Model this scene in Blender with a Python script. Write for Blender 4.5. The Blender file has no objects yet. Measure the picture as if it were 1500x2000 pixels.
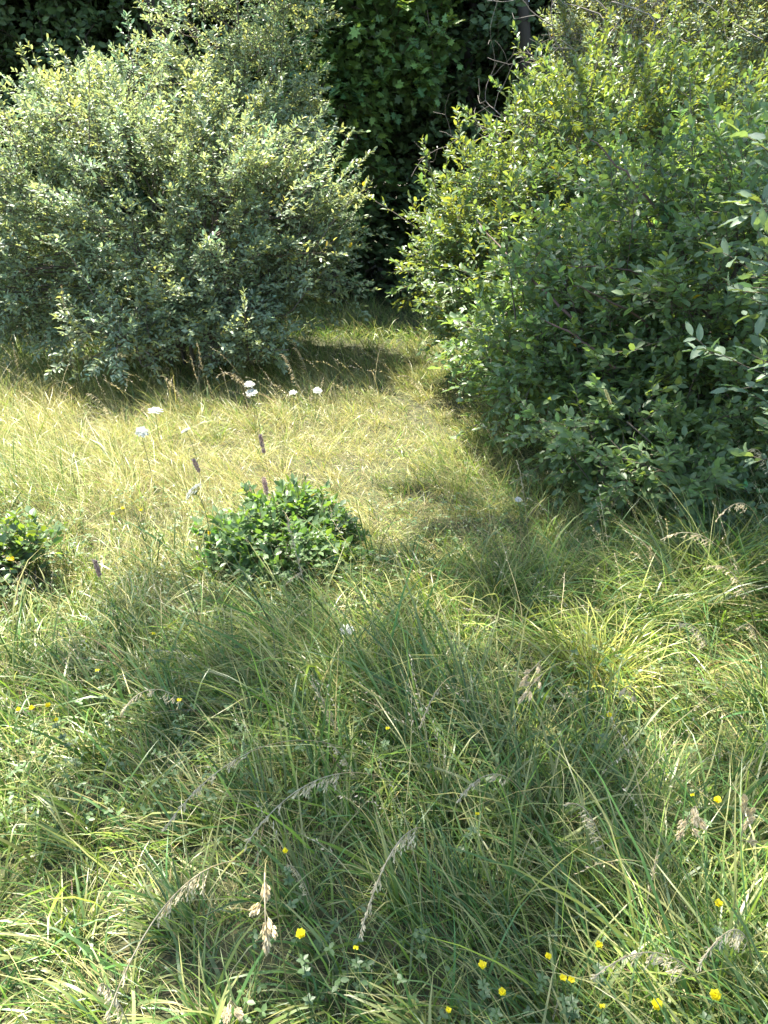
import bpy, math, numpy as np
from mathutils import Vector

# ------------------------------------------------------------------ camera, world, sun, exposure
SC = bpy.context.scene
PITCH = math.radians(24.0)
EYE = np.array([0.0, 0.0, 1.6])
FPX = 1455.0                                    # focal length in pixels of the 1500 x 2000 photograph
cam_d = bpy.data.cameras.new("camera")
cam_d.sensor_fit = 'VERTICAL'
cam_d.sensor_height = 24.0
cam_d.lens = 24.0 * FPX / 2000.0
cam_d.clip_start = 0.05
cam_d.clip_end = 500
cam = bpy.data.objects.new("camera", cam_d)
SC.collection.objects.link(cam)
cam.location = EYE
cam.rotation_euler = (math.radians(90) - PITCH, 0, 0)
SC.camera = cam

SUN_EL, SUN_AZ = math.radians(66), math.radians(-35)   # azimuth clockwise from +Y (view direction)
world = bpy.data.worlds.new("World")
SC.world = world
world.use_nodes = True
nt = world.node_tree
sky = nt.nodes.new('ShaderNodeTexSky')
sky.sky_type = 'NISHITA'
sky.sun_disc = False
sky.sun_elevation = SUN_EL
sky.sun_rotation = SUN_AZ
nt.links.new(sky.outputs[0], nt.nodes['Background'].inputs[0])
nt.nodes['Background'].inputs[1].default_value = 0.115
sun_d = bpy.data.lights.new("sun", 'SUN')
sun_d.energy = 5.0
sun_d.angle = math.radians(0.6)
sun_d.color = (1.0, 0.94, 0.82)
sun = bpy.data.objects.new("sun", sun_d)
SC.collection.objects.link(sun)
SUNV = Vector((math.sin(SUN_AZ) * math.cos(SUN_EL), math.cos(SUN_AZ) * math.cos(SUN_EL), math.sin(SUN_EL)))
sun.rotation_euler = (-SUNV).to_track_quat('-Z', 'Y').to_euler()
SC.view_settings.view_transform = 'Standard'
SC.view_settings.look = 'None'
SC.view_settings.exposure = 2.16
SC.view_settings.gamma = 1.0
SC.render.engine = 'CYCLES'
SC.cycles.max_bounces = 8
SC.cycles.diffuse_bounces = 4
SC.cycles.transmission_bounces = 5
SC.cycles.glossy_bounces = 2
SC.cycles.use_denoising = True

# ------------------------------------------------------------------ helpers
RNG = np.random.default_rng(7)
_LAT = np.random.default_rng(3).random((128, 128))

def noise2(x, y, seed=0):
    x = np.asarray(x, float) + 37.1 * seed + 500; y = np.asarray(y, float) + 17.7 * seed + 500
    xi = np.floor(x).astype(int); yi = np.floor(y).astype(int)
    fx = x - xi; fy = y - yi
    fx = fx * fx * (3 - 2 * fx); fy = fy * fy * (3 - 2 * fy)
    g = lambda a, b: _LAT[a % 128, b % 128]
    return (g(xi, yi) * (1 - fx) + g(xi + 1, yi) * fx) * (1 - fy) + (g(xi, yi + 1) * (1 - fx) + g(xi + 1, yi + 1) * fx) * fy

def height(x, y):
    return 0.10 * (noise2(np.asarray(x) * .9, np.asarray(y) * .9, 1) - .5) + 0.04 * (noise2(np.asarray(x) * 3.1, np.asarray(y) * 3.1, 2) - .5)

def nrm(v):
    return v / np.maximum(np.linalg.norm(v, axis=-1, keepdims=True), 1e-9)

def ray(u, v):
    a = (u - 750) / FPX; b = (1000 - v) / FPX
    return np.array([a, math.cos(PITCH) + b * math.sin(PITCH), -math.sin(PITCH) + b * math.cos(PITCH)])

def at_y(u, v, Y):
    r = ray(u, v); return EYE + r * (Y / r[1])

def at_z(u, v, z=0.0):
    r = ray(u, v); return EYE + r * ((z - EYE[2]) / r[2])

class MB:
    """collects blocks of vertices and faces, then links them as ONE mesh object"""
    def __init__(s): s.V = []; s.F = []; s.C = []; s.n = 0
    def add(s, V, F, C, m=0):
        V = np.asarray(V, float).reshape(-1, 3)
        C = np.asarray(C, float)
        if C.ndim == 1: C = np.tile(C, (len(V), 1))
        s.V.append(V); s.C.append(C); s.F.append((np.asarray(F, int) + s.n, m)); s.n += len(V)
    def build(s, name, mats, parent=None, smooth=False):
        me = bpy.data.meshes.new(name)
        V = np.concatenate(s.V); C = np.concatenate(s.C)
        me.vertices.add(len(V)); me.vertices.foreach_set('co', V.astype(np.float32).ravel())
        tot = np.concatenate([np.full(len(f), f.shape[1]) for f, m in s.F]).astype(np.int32)
        idx = np.concatenate([f.ravel() for f, m in s.F]).astype(np.int32)
        mi = np.concatenate([np.full(len(f), m) for f, m in s.F]).astype(np.int32)
        me.loops.add(len(idx)); me.loops.foreach_set('vertex_index', idx)
        me.polygons.add(len(tot))
        me.polygons.foreach_set('loop_start', np.concatenate([[0], np.cumsum(tot)[:-1]]).astype(np.int32))
        me.polygons.foreach_set('loop_total', tot)
        me.polygons.foreach_set('material_index', mi)
        if smooth: me.polygons.foreach_set('use_smooth', np.ones(len(tot), bool))
        at = me.color_attributes.new('Tint', 'FLOAT_COLOR', 'POINT')
        at.data.foreach_set('color', np.concatenate([C, np.ones((len(C), 1))], 1).astype(np.float32).ravel())
        me.update(calc_edges=True)
        for m in (mats if isinstance(mats, (list, tuple)) else [mats]): me.materials.append(m)
        o = bpy.data.objects.new(name, me)
        SC.collection.objects.link(o)
        if parent: 
            o.parent = parent
            o.location = -Vector(parent.location)
        return o

def tag(o, label=None, cat=None, group=None, kind=None):
    if label: o['label'] = label
    if cat: o['category'] = cat
    if group: o['group'] = group
    if kind: o['kind'] = kind
    return o

def thing(name, label, cat, loc=(0, 0, 0), group=None):
    o = bpy.data.objects.new(name, None)
    o.empty_display_size = .1
    SC.collection.objects.link(o); o.location = loc
    return tag(o, label, cat, group)

def leaf_material(name, translucent=0.35, rough=0.45, back=None, spec=0.5, tint=(1, 1, 1), tl=(1.3, 1.25, 0.5)):
    m = bpy.data.materials.new(name); m.use_nodes = True
    n = m.node_tree.nodes; l = m.node_tree.links
    p = n['Principled BSDF']; out = n['Material Output']
    a = n.new('ShaderNodeAttribute'); a.attribute_name = 'Tint'
    tc = n.new('ShaderNodeTexCoord'); nz = n.new('ShaderNodeTexNoise'); nz.inputs['Scale'].default_value = 60
    l.new(tc.outputs['Object'], nz.inputs['Vector'])
    mr = n.new('ShaderNodeMapRange'); mr.inputs['To Min'].default_value = .75; mr.inputs['To Max'].default_value = 1.25
    l.new(nz.outputs['Fac'], mr.inputs['Value'])
    vm = n.new('ShaderNodeVectorMath'); vm.operation = 'SCALE'
    l.new(a.outputs['Color'], vm.inputs[0]); l.new(mr.outputs[0], vm.inputs['Scale'])
    col = vm.outputs[0]
    if back:
        g = n.new('ShaderNodeNewGeometry'); mx = n.new('ShaderNodeMix'); mx.data_type = 'RGBA'
        l.new(g.outputs['Backfacing'], mx.inputs['Factor']); l.new(col, mx.inputs['A']); mx.inputs['B'].default_value = (*back, 1)
        col = mx.outputs['Result']
    l.new(col, p.inputs['Base Color'])
    p.inputs['Roughness'].default_value = rough
    p.inputs['Specular IOR Level'].default_value = spec
    t = n.new('ShaderNodeBsdfTranslucent'); tm = n.new('ShaderNodeVectorMath'); tm.operation = 'MULTIPLY'
    l.new(vm.outputs[0], tm.inputs[0]); tm.inputs[1].default_value = tl
    l.new(tm.outputs[0], t.inputs['Color'])
    s = n.new('ShaderNodeMixShader'); s.inputs[0].default_value = translucent
    l.new(p.outputs[0], s.inputs[1]); l.new(t.outputs[0], s.inputs[2]); l.new(s.outputs[0], out.inputs['Surface'])
    return m

def tint_material(name, rough=0.8, scale=40, amp=.35):
    m = bpy.data.materials.new(name); m.use_nodes = True
    n = m.node_tree.nodes; l = m.node_tree.links; p = n['Principled BSDF']
    a = n.new('ShaderNodeAttribute'); a.attribute_name = 'Tint'
    tc = n.new('ShaderNodeTexCoord'); nz = n.new('ShaderNodeTexNoise'); nz.inputs['Scale'].default_value = scale; nz.inputs['Detail'].default_value = 6
    l.new(tc.outputs['Object'], nz.inputs['Vector'])
    mr = n.new('ShaderNodeMapRange'); mr.inputs['To Min'].default_value = 1 - amp; mr.inputs['To Max'].default_value = 1 + amp
    l.new(nz.outputs['Fac'], mr.inputs['Value'])
    vm = n.new('ShaderNodeVectorMath'); vm.operation = 'SCALE'
    l.new(a.outputs['Color'], vm.inputs[0]); l.new(mr.outputs[0], vm.inputs['Scale']); l.new(vm.outputs[0], p.inputs['Base Color'])
    p.inputs['Roughness'].default_value = rough
    return m

M_GRASS = leaf_material('grass_blades', .36, .38, tl=(1.1, 1.12, .7))
M_OLIVE = leaf_material('silvery_leaves', .40, .42, back=(.26, .33, .20), tl=(1.4, 1.4, 1.0))
M_FELT = leaf_material('felted_leaves', .3, .55, back=(.17, .24, .15))
M_GREEN = leaf_material('glossy_green_leaves', .38, .42, back=(.13, .20, .085))
M_MAPLE = leaf_material('maple_leaves', .22, .5, back=(.09, .15, .05))
M_DRY = leaf_material('dry_seed_heads', .42, .7, tl=(1.05, 1, .9))
M_PETAL = leaf_material('petals', .35, .6, tl=(1, 1, 1))
M_BARK = tint_material('bark', .85)

def tube(mb, P, R, col, m=0, sides=5):
    """P: (n,3) path, R: (n,) radii"""
    P = np.asarray(P, float); n = len(P); R = np.broadcast_to(np.asarray(R, float), (n,))
    T = nrm(np.gradient(P, axis=0))
    ref = np.array([0.3, 0.2, 1.0]) if abs(T[0][2]) < .8 else np.array([1.0, .3, 0.0])
    A = nrm(np.cross(T, ref)); B = np.cross(T, A)
    th = np.linspace(0, 2 * np.pi, sides, endpoint=False)
    V = P[:, None] + R[:, None, None] * (np.cos(th)[None, :, None] * A[:, None] + np.sin(th)[None, :, None] * B[:, None])
    i = np.arange(n - 1)[:, None] * sides; j = np.arange(sides)[None]; j2 = (j + 1) % sides
    F = np.stack([i + j, i + j2, i + sides + j2, i + sides + j], -1).reshape(-1, 4)
    mb.add(V, F, col, m)

def tubes(mb, P, R, col, m=0, sides=3):
    """many tubes at once. P: (k,n,3), R: (k,n), col (k,3)"""
    k, n, _ = P.shape
    if k == 0: return
    T = nrm(np.gradient(P, axis=1))
    ref = nrm(np.array([0.31, 0.77, 0.55])); A = nrm(np.cross(T, np.broadcast_to(ref, T.shape))); B = np.cross(T, A)
    th = np.linspace(0, 2 * np.pi, sides, endpoint=False)
    V = P[:, :, None] + R[:, :, None, None] * (np.cos(th)[None, None, :, None] * A[:, :, None] + np.sin(th)[None, None, :, None] * B[:, :, None])
    base = (np.arange(k) * n * sides)[:, None, None]; i = (np.arange(n - 1) * sides)[None, :, None]; j = np.arange(sides)[None, None]; j2 = (j + 1) % sides
    F = np.stack([base + i + j, base + i + j2, base + i + sides + j2, base + i + sides + j], -1).reshape(-1, 4)
    mb.add(V.reshape(-1, 3), F, np.repeat(col, n * sides, axis=0), m)

# leaf outlines: (along, across, lift) plus faces
ELL = (np.array([[0, 0, 0], [.52, 0, -.035], [1, 0, -.16], [.27, .19, .05], [.70, .17, .0], [.27, -.19, .05], [.70, -.17, .0]]),
       [np.array([[0, 3, 1], [0, 1, 5]]), np.array([[1, 3, 4, 2], [1, 2, 6, 5]])])
OVAL = (np.array([[0, 0, 0], [.5, 0, -.03], [1, 0, -.15], [.2, .2, .05], [.6, .25, .02], [.2, -.2, .05], [.6, -.25, .02]]), ELL[1])
def _maple():
    r = [(0, .02), (-.10, .30), (.12, .26), (.22, .58), (.42, .30), (.72, .42), (.70, .16), (1.05, 0)]
    pts = [(a, b) for a, b in r] + [(a, -b) for a, b in r[-2:0:-1]]
    V = [(.35, 0, 0)] + [(a, b, -.12 * (abs(b) + .4 * a)) for a, b in pts]
    n = len(pts)
    return (np.array(V, float), [np.array([[0, 1 + (i + 1) % n, 1 + i] for i in range(n)])])
MAPLE = _maple()
def _wavy():
    n = 9; V = []; 
    for i in range(n):
        s = i / (n - 1); w = .21 * math.sin(math.pi * s ** .85) ** .8 if 0 < s < 1 else 0.004
        z = -.22 * s * s + .0; wv = .022 * math.sin(i * 2.3)
        V += [(s, w, z + .06 + wv), (s, 0, z), (s, -w, z + .06 - wv)]
    F = []
    for i in range(n - 1):
        a = i * 3; F += [[a, a + 1, a + 4, a + 3], [a + 1, a + 2, a + 5, a + 4]]
    return (np.array(V), [np.array(F)[:, ::-1]])
WAVY = _wavy()

def leaves(mb, P, D, N, L, W, col, shape=ELL, m=0):
    """P,D,N: (k,3); L,W: (k,) length and width factor; col (k,3)"""
    k = len(P)
    if k == 0: return
    D = nrm(D); S = nrm(np.cross(N, D)); N = np.cross(D, S)
    t, Fs = shape
    V = P[:, None] + L[:, None, None] * (t[None, :, 0, None] * D[:, None] + W[:, None, None] * t[None, :, 1, None] * S[:, None] + t[None, :, 2, None] * N[:, None])
    off = np.arange(k)[:, None, None] * len(t)
    C = np.repeat(col, len(t), axis=0)
    n0 = mb.n
    mb.add(V.reshape(-1, 3), (Fs[0][None] + off).reshape(-1, Fs[0].shape[1]), C, m)
    for F in Fs[1:]:
        mb.F.append(((F[None] + off).reshape(-1, F.shape[1]) + n0, m))

def leaf_cols(rng, k, base, var=.25, yellow=.004, hue=None):
    base = np.array(base)
    c = base[None] * np.exp(rng.normal(0, var, (k, 1)))
    h = rng.normal(0, .12, (k, 1)) if hue is None else hue[:, None] + rng.normal(0, .08, (k, 1))
    c = c * np.concatenate([1 + 1.2 * h, 1 + .35 * h, 1 - 1.0 * h], 1)
    y = rng.random(k) < yellow
    c[y] = np.array([.55, .40, .03]) * rng.uniform(.6, 1.1, (y.sum(), 1))
    return np.clip(c, .004, .8)

def sprays(mb, rng, B, D, LEN, T, nl, leafL, base, twigL=.17, shape=ELL, wf=1.0, droop=.15, upleaf=.6, yellow=.004, var=.25, mats=(0, 1), bark=(.10, .075, .05), spread=.9, huescale=1.0):
    """leafy side branches: B base points, D directions, LEN lengths; T twigs each, nl leaves per twig"""
    k = len(B); D = nrm(D)
    cent_out = D.copy()
    def pos(s): return B[:, None] + D[:, None] * (LEN[:, None] * s)[..., None] + np.array([0, 0, -1.0]) * (droop * LEN[:, None] * s ** 2)[..., None]
    st = np.broadcast_to(np.linspace(0, 1, 6)[None], (k, 6))
    rad = .0045 * (1 - .75 * st) * (LEN[:, None] / .6)
    tubes(mb, pos(st), rad, np.tile(np.array(bark), (k, 1)) * rng.uniform(.7, 1.4, (k, 1)), mats[1])
    # twigs
    s = np.broadcast_to(np.linspace(.12, 1.0, T)[None], (k, T)) + rng.normal(0, .02, (k, T)); s = np.clip(s, 0, 1)
    TP = pos(s)
    perp1 = nrm(np.cross(D, np.array([0, 0, 1.0]) + rng.normal(0, .25, (k, 3)))); perp2 = np.cross(perp1, D)
    ph = (np.arange(T) * 2.4)[None] + rng.random((k, 1)) * 6
    side = perp1[:, None] * np.cos(ph)[..., None] * 1.0 + perp2[:, None] * np.sin(ph)[..., None] * .75
    last = (np.linspace(0, 1, T) ** 3)[None, :, None]
    TD = nrm(D[:, None] * (.55 + last * 1.2) + side * spread * (1 - .8 * last) + rng.normal(0, .18, (k, T, 3)) + np.array([0, 0, .12]))
    TL = twigL * rng.uniform(.55, 1.25, (k, T)) * (1.15 - .45 * s)
    TP = TP.reshape(-1, 3); TD = TD.reshape(-1, 3); TL = TL.reshape(-1); K = k * T
    tw_s = np.linspace(0, 1, 3)
    TT = TP[:, None] + TD[:, None] * (TL[:, None] * tw_s)[..., None] - np.array([0, 0, 1]) * (.12 * TL[:, None] * tw_s ** 2)[..., None]
    tubes(mb, TT, np.tile(np.array([[.0018, .0014, .0008]]), (K, 1)), np.tile(np.array(bark) * 1.3, (K, 1)), mats[1])
    # leaves
    ls = (np.arange(nl) + .6) / nl
    ls = np.clip(ls[None] + rng.normal(0, .04, (K, nl)), .03, 1.0)
    LP = TP[:, None] + TD[:, None] * (TL[:, None] * ls)[..., None] - np.array([0, 0, 1]) * (.12 * TL[:, None] * ls ** 2)[..., None]
    tp = nrm(np.cross(TD, np.array([0, 0, 1.0]) + rng.normal(0, .3, (K, 3))))
    sg = np.where((np.arange(nl) % 2) == 0, 1.0, -1.0)[None, :, None]
    endf = (ls ** 4)[..., None]
    LD = TD[:, None] * (.55 + endf) + tp[:, None] * sg * (1 - .7 * endf) * .9 + rng.normal(0, .28, (K, nl, 3))
    LN = np.array([0, 0, upleaf]) + np.repeat(cent_out, T, axis=0)[:, None] * (1 - upleaf) * .8 + rng.normal(0, .38, (K, nl, 3))
    LL = leafL * rng.uniform(.6, 1.15, (K, nl)) * (1.0 - .25 * np.abs(ls - .5))
    hue = np.repeat(rng.normal(0, .10 * huescale, k), T * nl)
    col = leaf_cols(rng, K * nl, base, var, yellow, hue)
    keep = rng.random(K * nl) > .06
    leaves(mb, LP.reshape(-1, 3)[keep], LD.reshape(-1, 3)[keep], LN.reshape(-1, 3)[keep], LL.reshape(-1)[keep], wf * rng.uniform(.85, 1.2, keep.sum()), col[keep], shape, mats[0])

def blob_surface(rng, blobs, n, zmin=.15, depth=.16, lump=.22):
    """points near the surface of a lumpy union of ellipsoids, with outward directions"""
    bl = np.array(blobs, float); c = bl[:, :3]; r = bl[:, 3:6]
    w = (r[:, 0] * r[:, 1] + r[:, 1] * r[:, 2] + r[:, 0] * r[:, 2]); w /= w.sum()
    P = []; O = []; got = 0
    while got < n:
        m = n * 3
        i = rng.choice(len(bl), m, p=w); d = nrm(rng.normal(0, 1, (m, 3)))
        th = np.arctan2(d[:, 1], d[:, 0]); lumpy = 1 + lump * (noise2(th * 2.3 + i * 5, d[:, 2] * 3.1 + i, 4) - .55) * 2
        q = 1 - np.abs(rng.normal(0, depth, m))
        p = c[i] + r[i] * d * (lumpy * q)[:, None]
        inside = np.zeros(m, bool)
        for j in range(len(bl)):
            e = np.sum(((p - c[j]) / r[j]) ** 2, 1); inside |= (e < .55) & (i != j)
        ok = (p[:, 2] > zmin) & (~inside | (rng.random(m) < .12))
        P.append(p[ok]); O.append(nrm(d[ok] / r[i][ok])); got += ok.sum()
    P = np.concatenate(P)[:n]; O = np.concatenate(O)[:n]
    return P, O

def bezier(a, b, c, d, n):
    t = np.linspace(0, 1, n)[:, None]
    return a * (1 - t) ** 3 + 3 * b * t * (1 - t) ** 2 + 3 * c * t * t * (1 - t) + d * t ** 3

def shrub(name, label, cat, root, blobs, ns, leafL, base, mat, seed, T=9, nl=7, nstem=6, LEN=.55, zmin=.15, leaders=.08, group=None, rootspread=.25, stem_r=.022, bark=(.10, .08, .06), twigL=.17, shape=ELL, wf=1.0, up=.25, depth=.16, inner=.3, var=.25, yellow=.004, droop=.15, lump=.22, clip=None, branch_n=40, upleaf=.6, extra=None, huescale=1.0):
    rng = np.random.default_rng(seed)
    root = np.array([root[0], root[1], float(height(root[0], root[1]))])
    t = thing(name, label, cat, tuple(root), group)
    P, O = blob_surface(rng, blobs, ns, zmin, depth, lump)
    if clip is not None:
        k = clip(P); P, O = P[k], O[k]
    cen = np.array([np.mean([b[0] for b in blobs]), np.mean([b[1] for b in blobs]), 0.4])
    D = nrm(O * .8 + nrm(P - cen) * .5 + np.array([0, 0, up]) + rng.normal(0, .35, P.shape))
    L = LEN * rng.uniform(.6, 1.2, len(P))
    lead = (rng.random(len(P)) < leaders) & (O[:, 2] > -.1)
    L[lead] *= rng.uniform(1.1, 1.6, lead.sum()); 
    D[lead] = nrm(D[lead] + np.array([0, 0, .45]))
    B = P - D * (L * .75)[:, None]
    B[lead] += D[lead] * (L[lead] * .35)[:, None]
    B[:, 2] = np.maximum(B[:, 2], zmin * .5)
    mb = MB()
    a = ~lead
    kw = dict(twigL=twigL, shape=shape, wf=wf, droop=droop, yellow=yellow, var=var, bark=bark, upleaf=upleaf, huescale=huescale)
    sprays(mb, rng, B[a], D[a], L[a], T, nl, leafL, base, **kw)
    if lead.any(): 
        kw.update(twigL=twigL * .55, spread=.8)
        sprays(mb, rng, B[lead], D[lead], L[lead], T + 3, max(3, nl - 3), leafL * .95, base, **kw)
    if extra is not None:
        EB, ED, EL = extra
        sprays(mb, rng, np.array(EB, float), np.array(ED, float), np.array(EL, float), T + 2, nl, leafL, base, **kw)
    mb.build('foliage', [mat, M_BARK], t)
    # stems, each with the side branches that spring from it
    ang = rng.random() * 6
    pick = rng.choice(len(B), min(len(B), branch_n), replace=False)
    tops = []
    for i in range(nstem):
        az = ang + i * 2 * np.pi / nstem + rng.normal(0, .25)
        j = pick[i % len(pick)]
        # a stem heads for the spray whose azimuth suits it
        v = B[pick] - root; aa = np.arctan2(v[:, 1], v[:, 0]); j = pick[np.argmin(np.abs(np.angle(np.exp(1j * (aa - az)))) - .25 * v[:, 2])]
        st = root + np.array([math.cos(az), math.sin(az), 0]) * rootspread * rng.uniform(.2, 1); st[2] = float(height(st[0], st[1])) - .03
        e = B[j]; mid = st + (e - st) * np.array([.25, .25, .65]) + rng.normal(0, .06, 3); m2 = st + (e - st) * np.array([.7, .7, .95]) + rng.normal(0, .06, 3)
        tops.append(bezier(st, mid, m2, e, 14))
    groups = [[] for _ in range(nstem)]
    for j in pick:
        best = None
        for i, pth in enumerate(tops):
            d = np.linalg.norm(pth - B[j], axis=1) + np.maximum(0, pth[:, 2] - B[j][2] + .1) * 2
            q = int(np.argmin(d[2:-1])) + 2
            if best is None or d[q] < best[0]: best = (d[q], i, q)
        groups[best[1]].append((j, best[2]))
    for i, pth in enumerate(tops):
        sm = MB(); rr = np.linspace(1, .25, 14) * stem_r * rng.uniform(.7, 1.2)
        c = np.array(bark) * rng.uniform(.8, 1.3)
        wob = rng.normal(0, .008, pth.shape); wob[0] = 0
        tube(sm, pth + wob, rr, c, 0, 6)
        for j, q in groups[i]:
            s0 = pth[q]; e = B[j]; 
            pp = bezier(s0, s0 + (e - s0) * .35 + np.array([0, 0, .10]) + rng.normal(0, .04, 3), e - D[j] * .15, e, 8)
            tube(sm, pp, np.linspace(rr[q] * .6, .004, 8), c, 0, 4)
        sm.build('stem', M_BARK, t, smooth=True)
    return t

# ------------------------------------------------------------------ the ground
def ground_sheet():
    gx = np.concatenate([np.linspace(-60, -8, 14), np.linspace(-7.6, 7.6, 96), np.linspace(8, 60, 14)])
    gy = np.concatenate([np.linspace(-40, -3, 10), np.linspace(-2.6, 14, 105), np.linspace(15, 60, 14)])
    X, Y = np.meshgrid(gx, gy); Z = height(X, Y)
    n = len(gx); i = np.arange(len(gy) - 1)[:, None] * n; j = np.arange(n - 1)[None]
    F = np.stack([i + j, i + j + 1, i + n + j + 1, i + n + j], -1).reshape(-1, 4)
    mb = MB(); mb.add(np.stack([X, Y, Z], -1), F, (.1, .08, .04))
    m = bpy.data.materials.new('soil_and_thatch'); m.use_nodes = True
    nn = m.node_tree.nodes; l = m.node_tree.links; p = nn['Principled BSDF']
    tc = nn.new('ShaderNodeTexCoord'); a = nn.new('ShaderNodeTexNoise'); a.inputs['Scale'].default_value = 35; a.inputs['Detail'].default_value = 8
    l.new(tc.outputs['Object'], a.inputs['Vector'])
    cr = nn.new('ShaderNodeValToRGB'); e = cr.color_ramp.elements
    e[0].position = .3; e[0].color = (.030, .024, .012, 1); e[1].position = .7; e[1].color = (.10, .085, .035, 1)
    k = e.new(.5); k.color = (.045, .055, .018, 1)
    l.new(a.outputs['Fac'], cr.inputs[0]); l.new(cr.outputs[0], p.inputs['Base Color']); p.inputs['Roughness'].default_value = .95
    b = nn.new('ShaderNodeBump'); b.inputs['Strength'].default_value = .6; b.inputs['Distance'].default_value = .02
    l.new(a.outputs['Fac'], b.inputs['Height']); l.new(b.outputs[0], p.inputs['Normal'])
    o = mb.build('ground', m, smooth=True); tag(o, kind='structure')
ground_sheet()

# ------------------------------------------------------------------ grass
def blades(mb, rng, P, az, L, lean, bend, w, col, nseg=5, tipcol=None):
    """ribbon blades; everything (k,)"""
    k = len(P); s = np.linspace(0, 1, nseg + 1)
    ang = lean[:, None] + bend[:, None] * s[None] ** 1.3
    ang = np.minimum(ang, 2.35)
    dl = L[:, None] / nseg
    am = (ang[:, 1:] + ang[:, :-1]) / 2
    wig = az[:, None] + np.cumsum(rng.normal(0, .10, (k, nseg)), 1)
    dx = np.sin(am) * np.cos(wig) * dl; dy = np.sin(am) * np.sin(wig) * dl; dz = np.cos(am) * dl
    z0 = np.zeros((k, 1))
    X = P[:, 0:1] + np.concatenate([z0, np.cumsum(dx, 1)], 1); Y = P[:, 1:2] + np.concatenate([z0, np.cumsum(dy, 1)], 1); Z = P[:, 2:3] + np.concatenate([z0, np.cumsum(dz, 1)], 1)
    Z = np.maximum(Z, P[:, 2:3] + .015 * s[None])
    C = np.stack([X, Y, Z], -1)
    tw = rng.normal(0, .7, k)
    sx = -np.sin(az + tw); sy = np.cos(az + tw); S = np.stack([sx, sy, .35 * np.sin(tw)], -1)[:, None]
    prof = np.clip(1.25 * (1 - s ** 2.2), .02, 1) * (.55 + .45 * np.minimum(1, s * 5))
    off = S * (w[:, None] * prof[None] / 2)[..., None]
    V = np.stack([C - off, C + off], 2)                           # k, nseg+1, 2, 3
    base = (np.arange(k) * (nseg + 1) * 2)[:, None]; q = (np.arange(nseg) * 2)[None]
    F = np.stack([base + q, base + q + 1, base + q + 3, base + q + 2], -1).reshape(-1, 4)
    if tipcol is None: Cc = np.repeat(col, (nseg + 1) * 2, 0)
    else:
        f = (s ** 1.5)[None, :, None]
        Cc = np.repeat((col[:, None] * (1 - f) + tipcol[:, None] * f), 2, axis=1).reshape(-1, 3)
    mb.add(V.reshape(-1, 3), F, Cc)
    return C

def frustum_points(rng, n, y0, y1, power=1.0, margin=.35):
    """ground points across the view from y0 to y1, a little wider than the frame"""
    Y = y0 + (y1 - y0) * rng.random(n) ** power
    half = (Y * math.cos(PITCH) + 1.5 * math.sin(PITCH)) * 750 / FPX * 1.0 + margin + .05 * Y
    X = (rng.random(n) * 2 - 1) * half
    # spread evenly per unit of ground
    keep = rng.random(n) < half / half.max() if power == 1 else np.ones(n, bool)
    return X[keep], Y[keep]

SMALL = [(*at_z(565, 1150)[:2], .42), (*at_z(20, 1160)[:2], .32)]      # grass is shorter round the two small shrubs

def straw_frac(x, y):
    """share of yellowed blades: a dry patch in the middle of the glade, greener close by and to the side"""
    f = .38 + .34 * np.exp(-((y - 4.6) / 1.9) ** 2) * np.clip(1.1 - .55 * (x + .4), .0, 1)
    f -= .22 * np.clip((x + .2) / 1.0, 0, 1) * (y < 4.2)
    f -= .16 * (y < 2.0)
    f += .35 * (noise2(x * 1.4, y * 1.4, 6) - .5)
    return np.clip(f, .14, .8)

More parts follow.
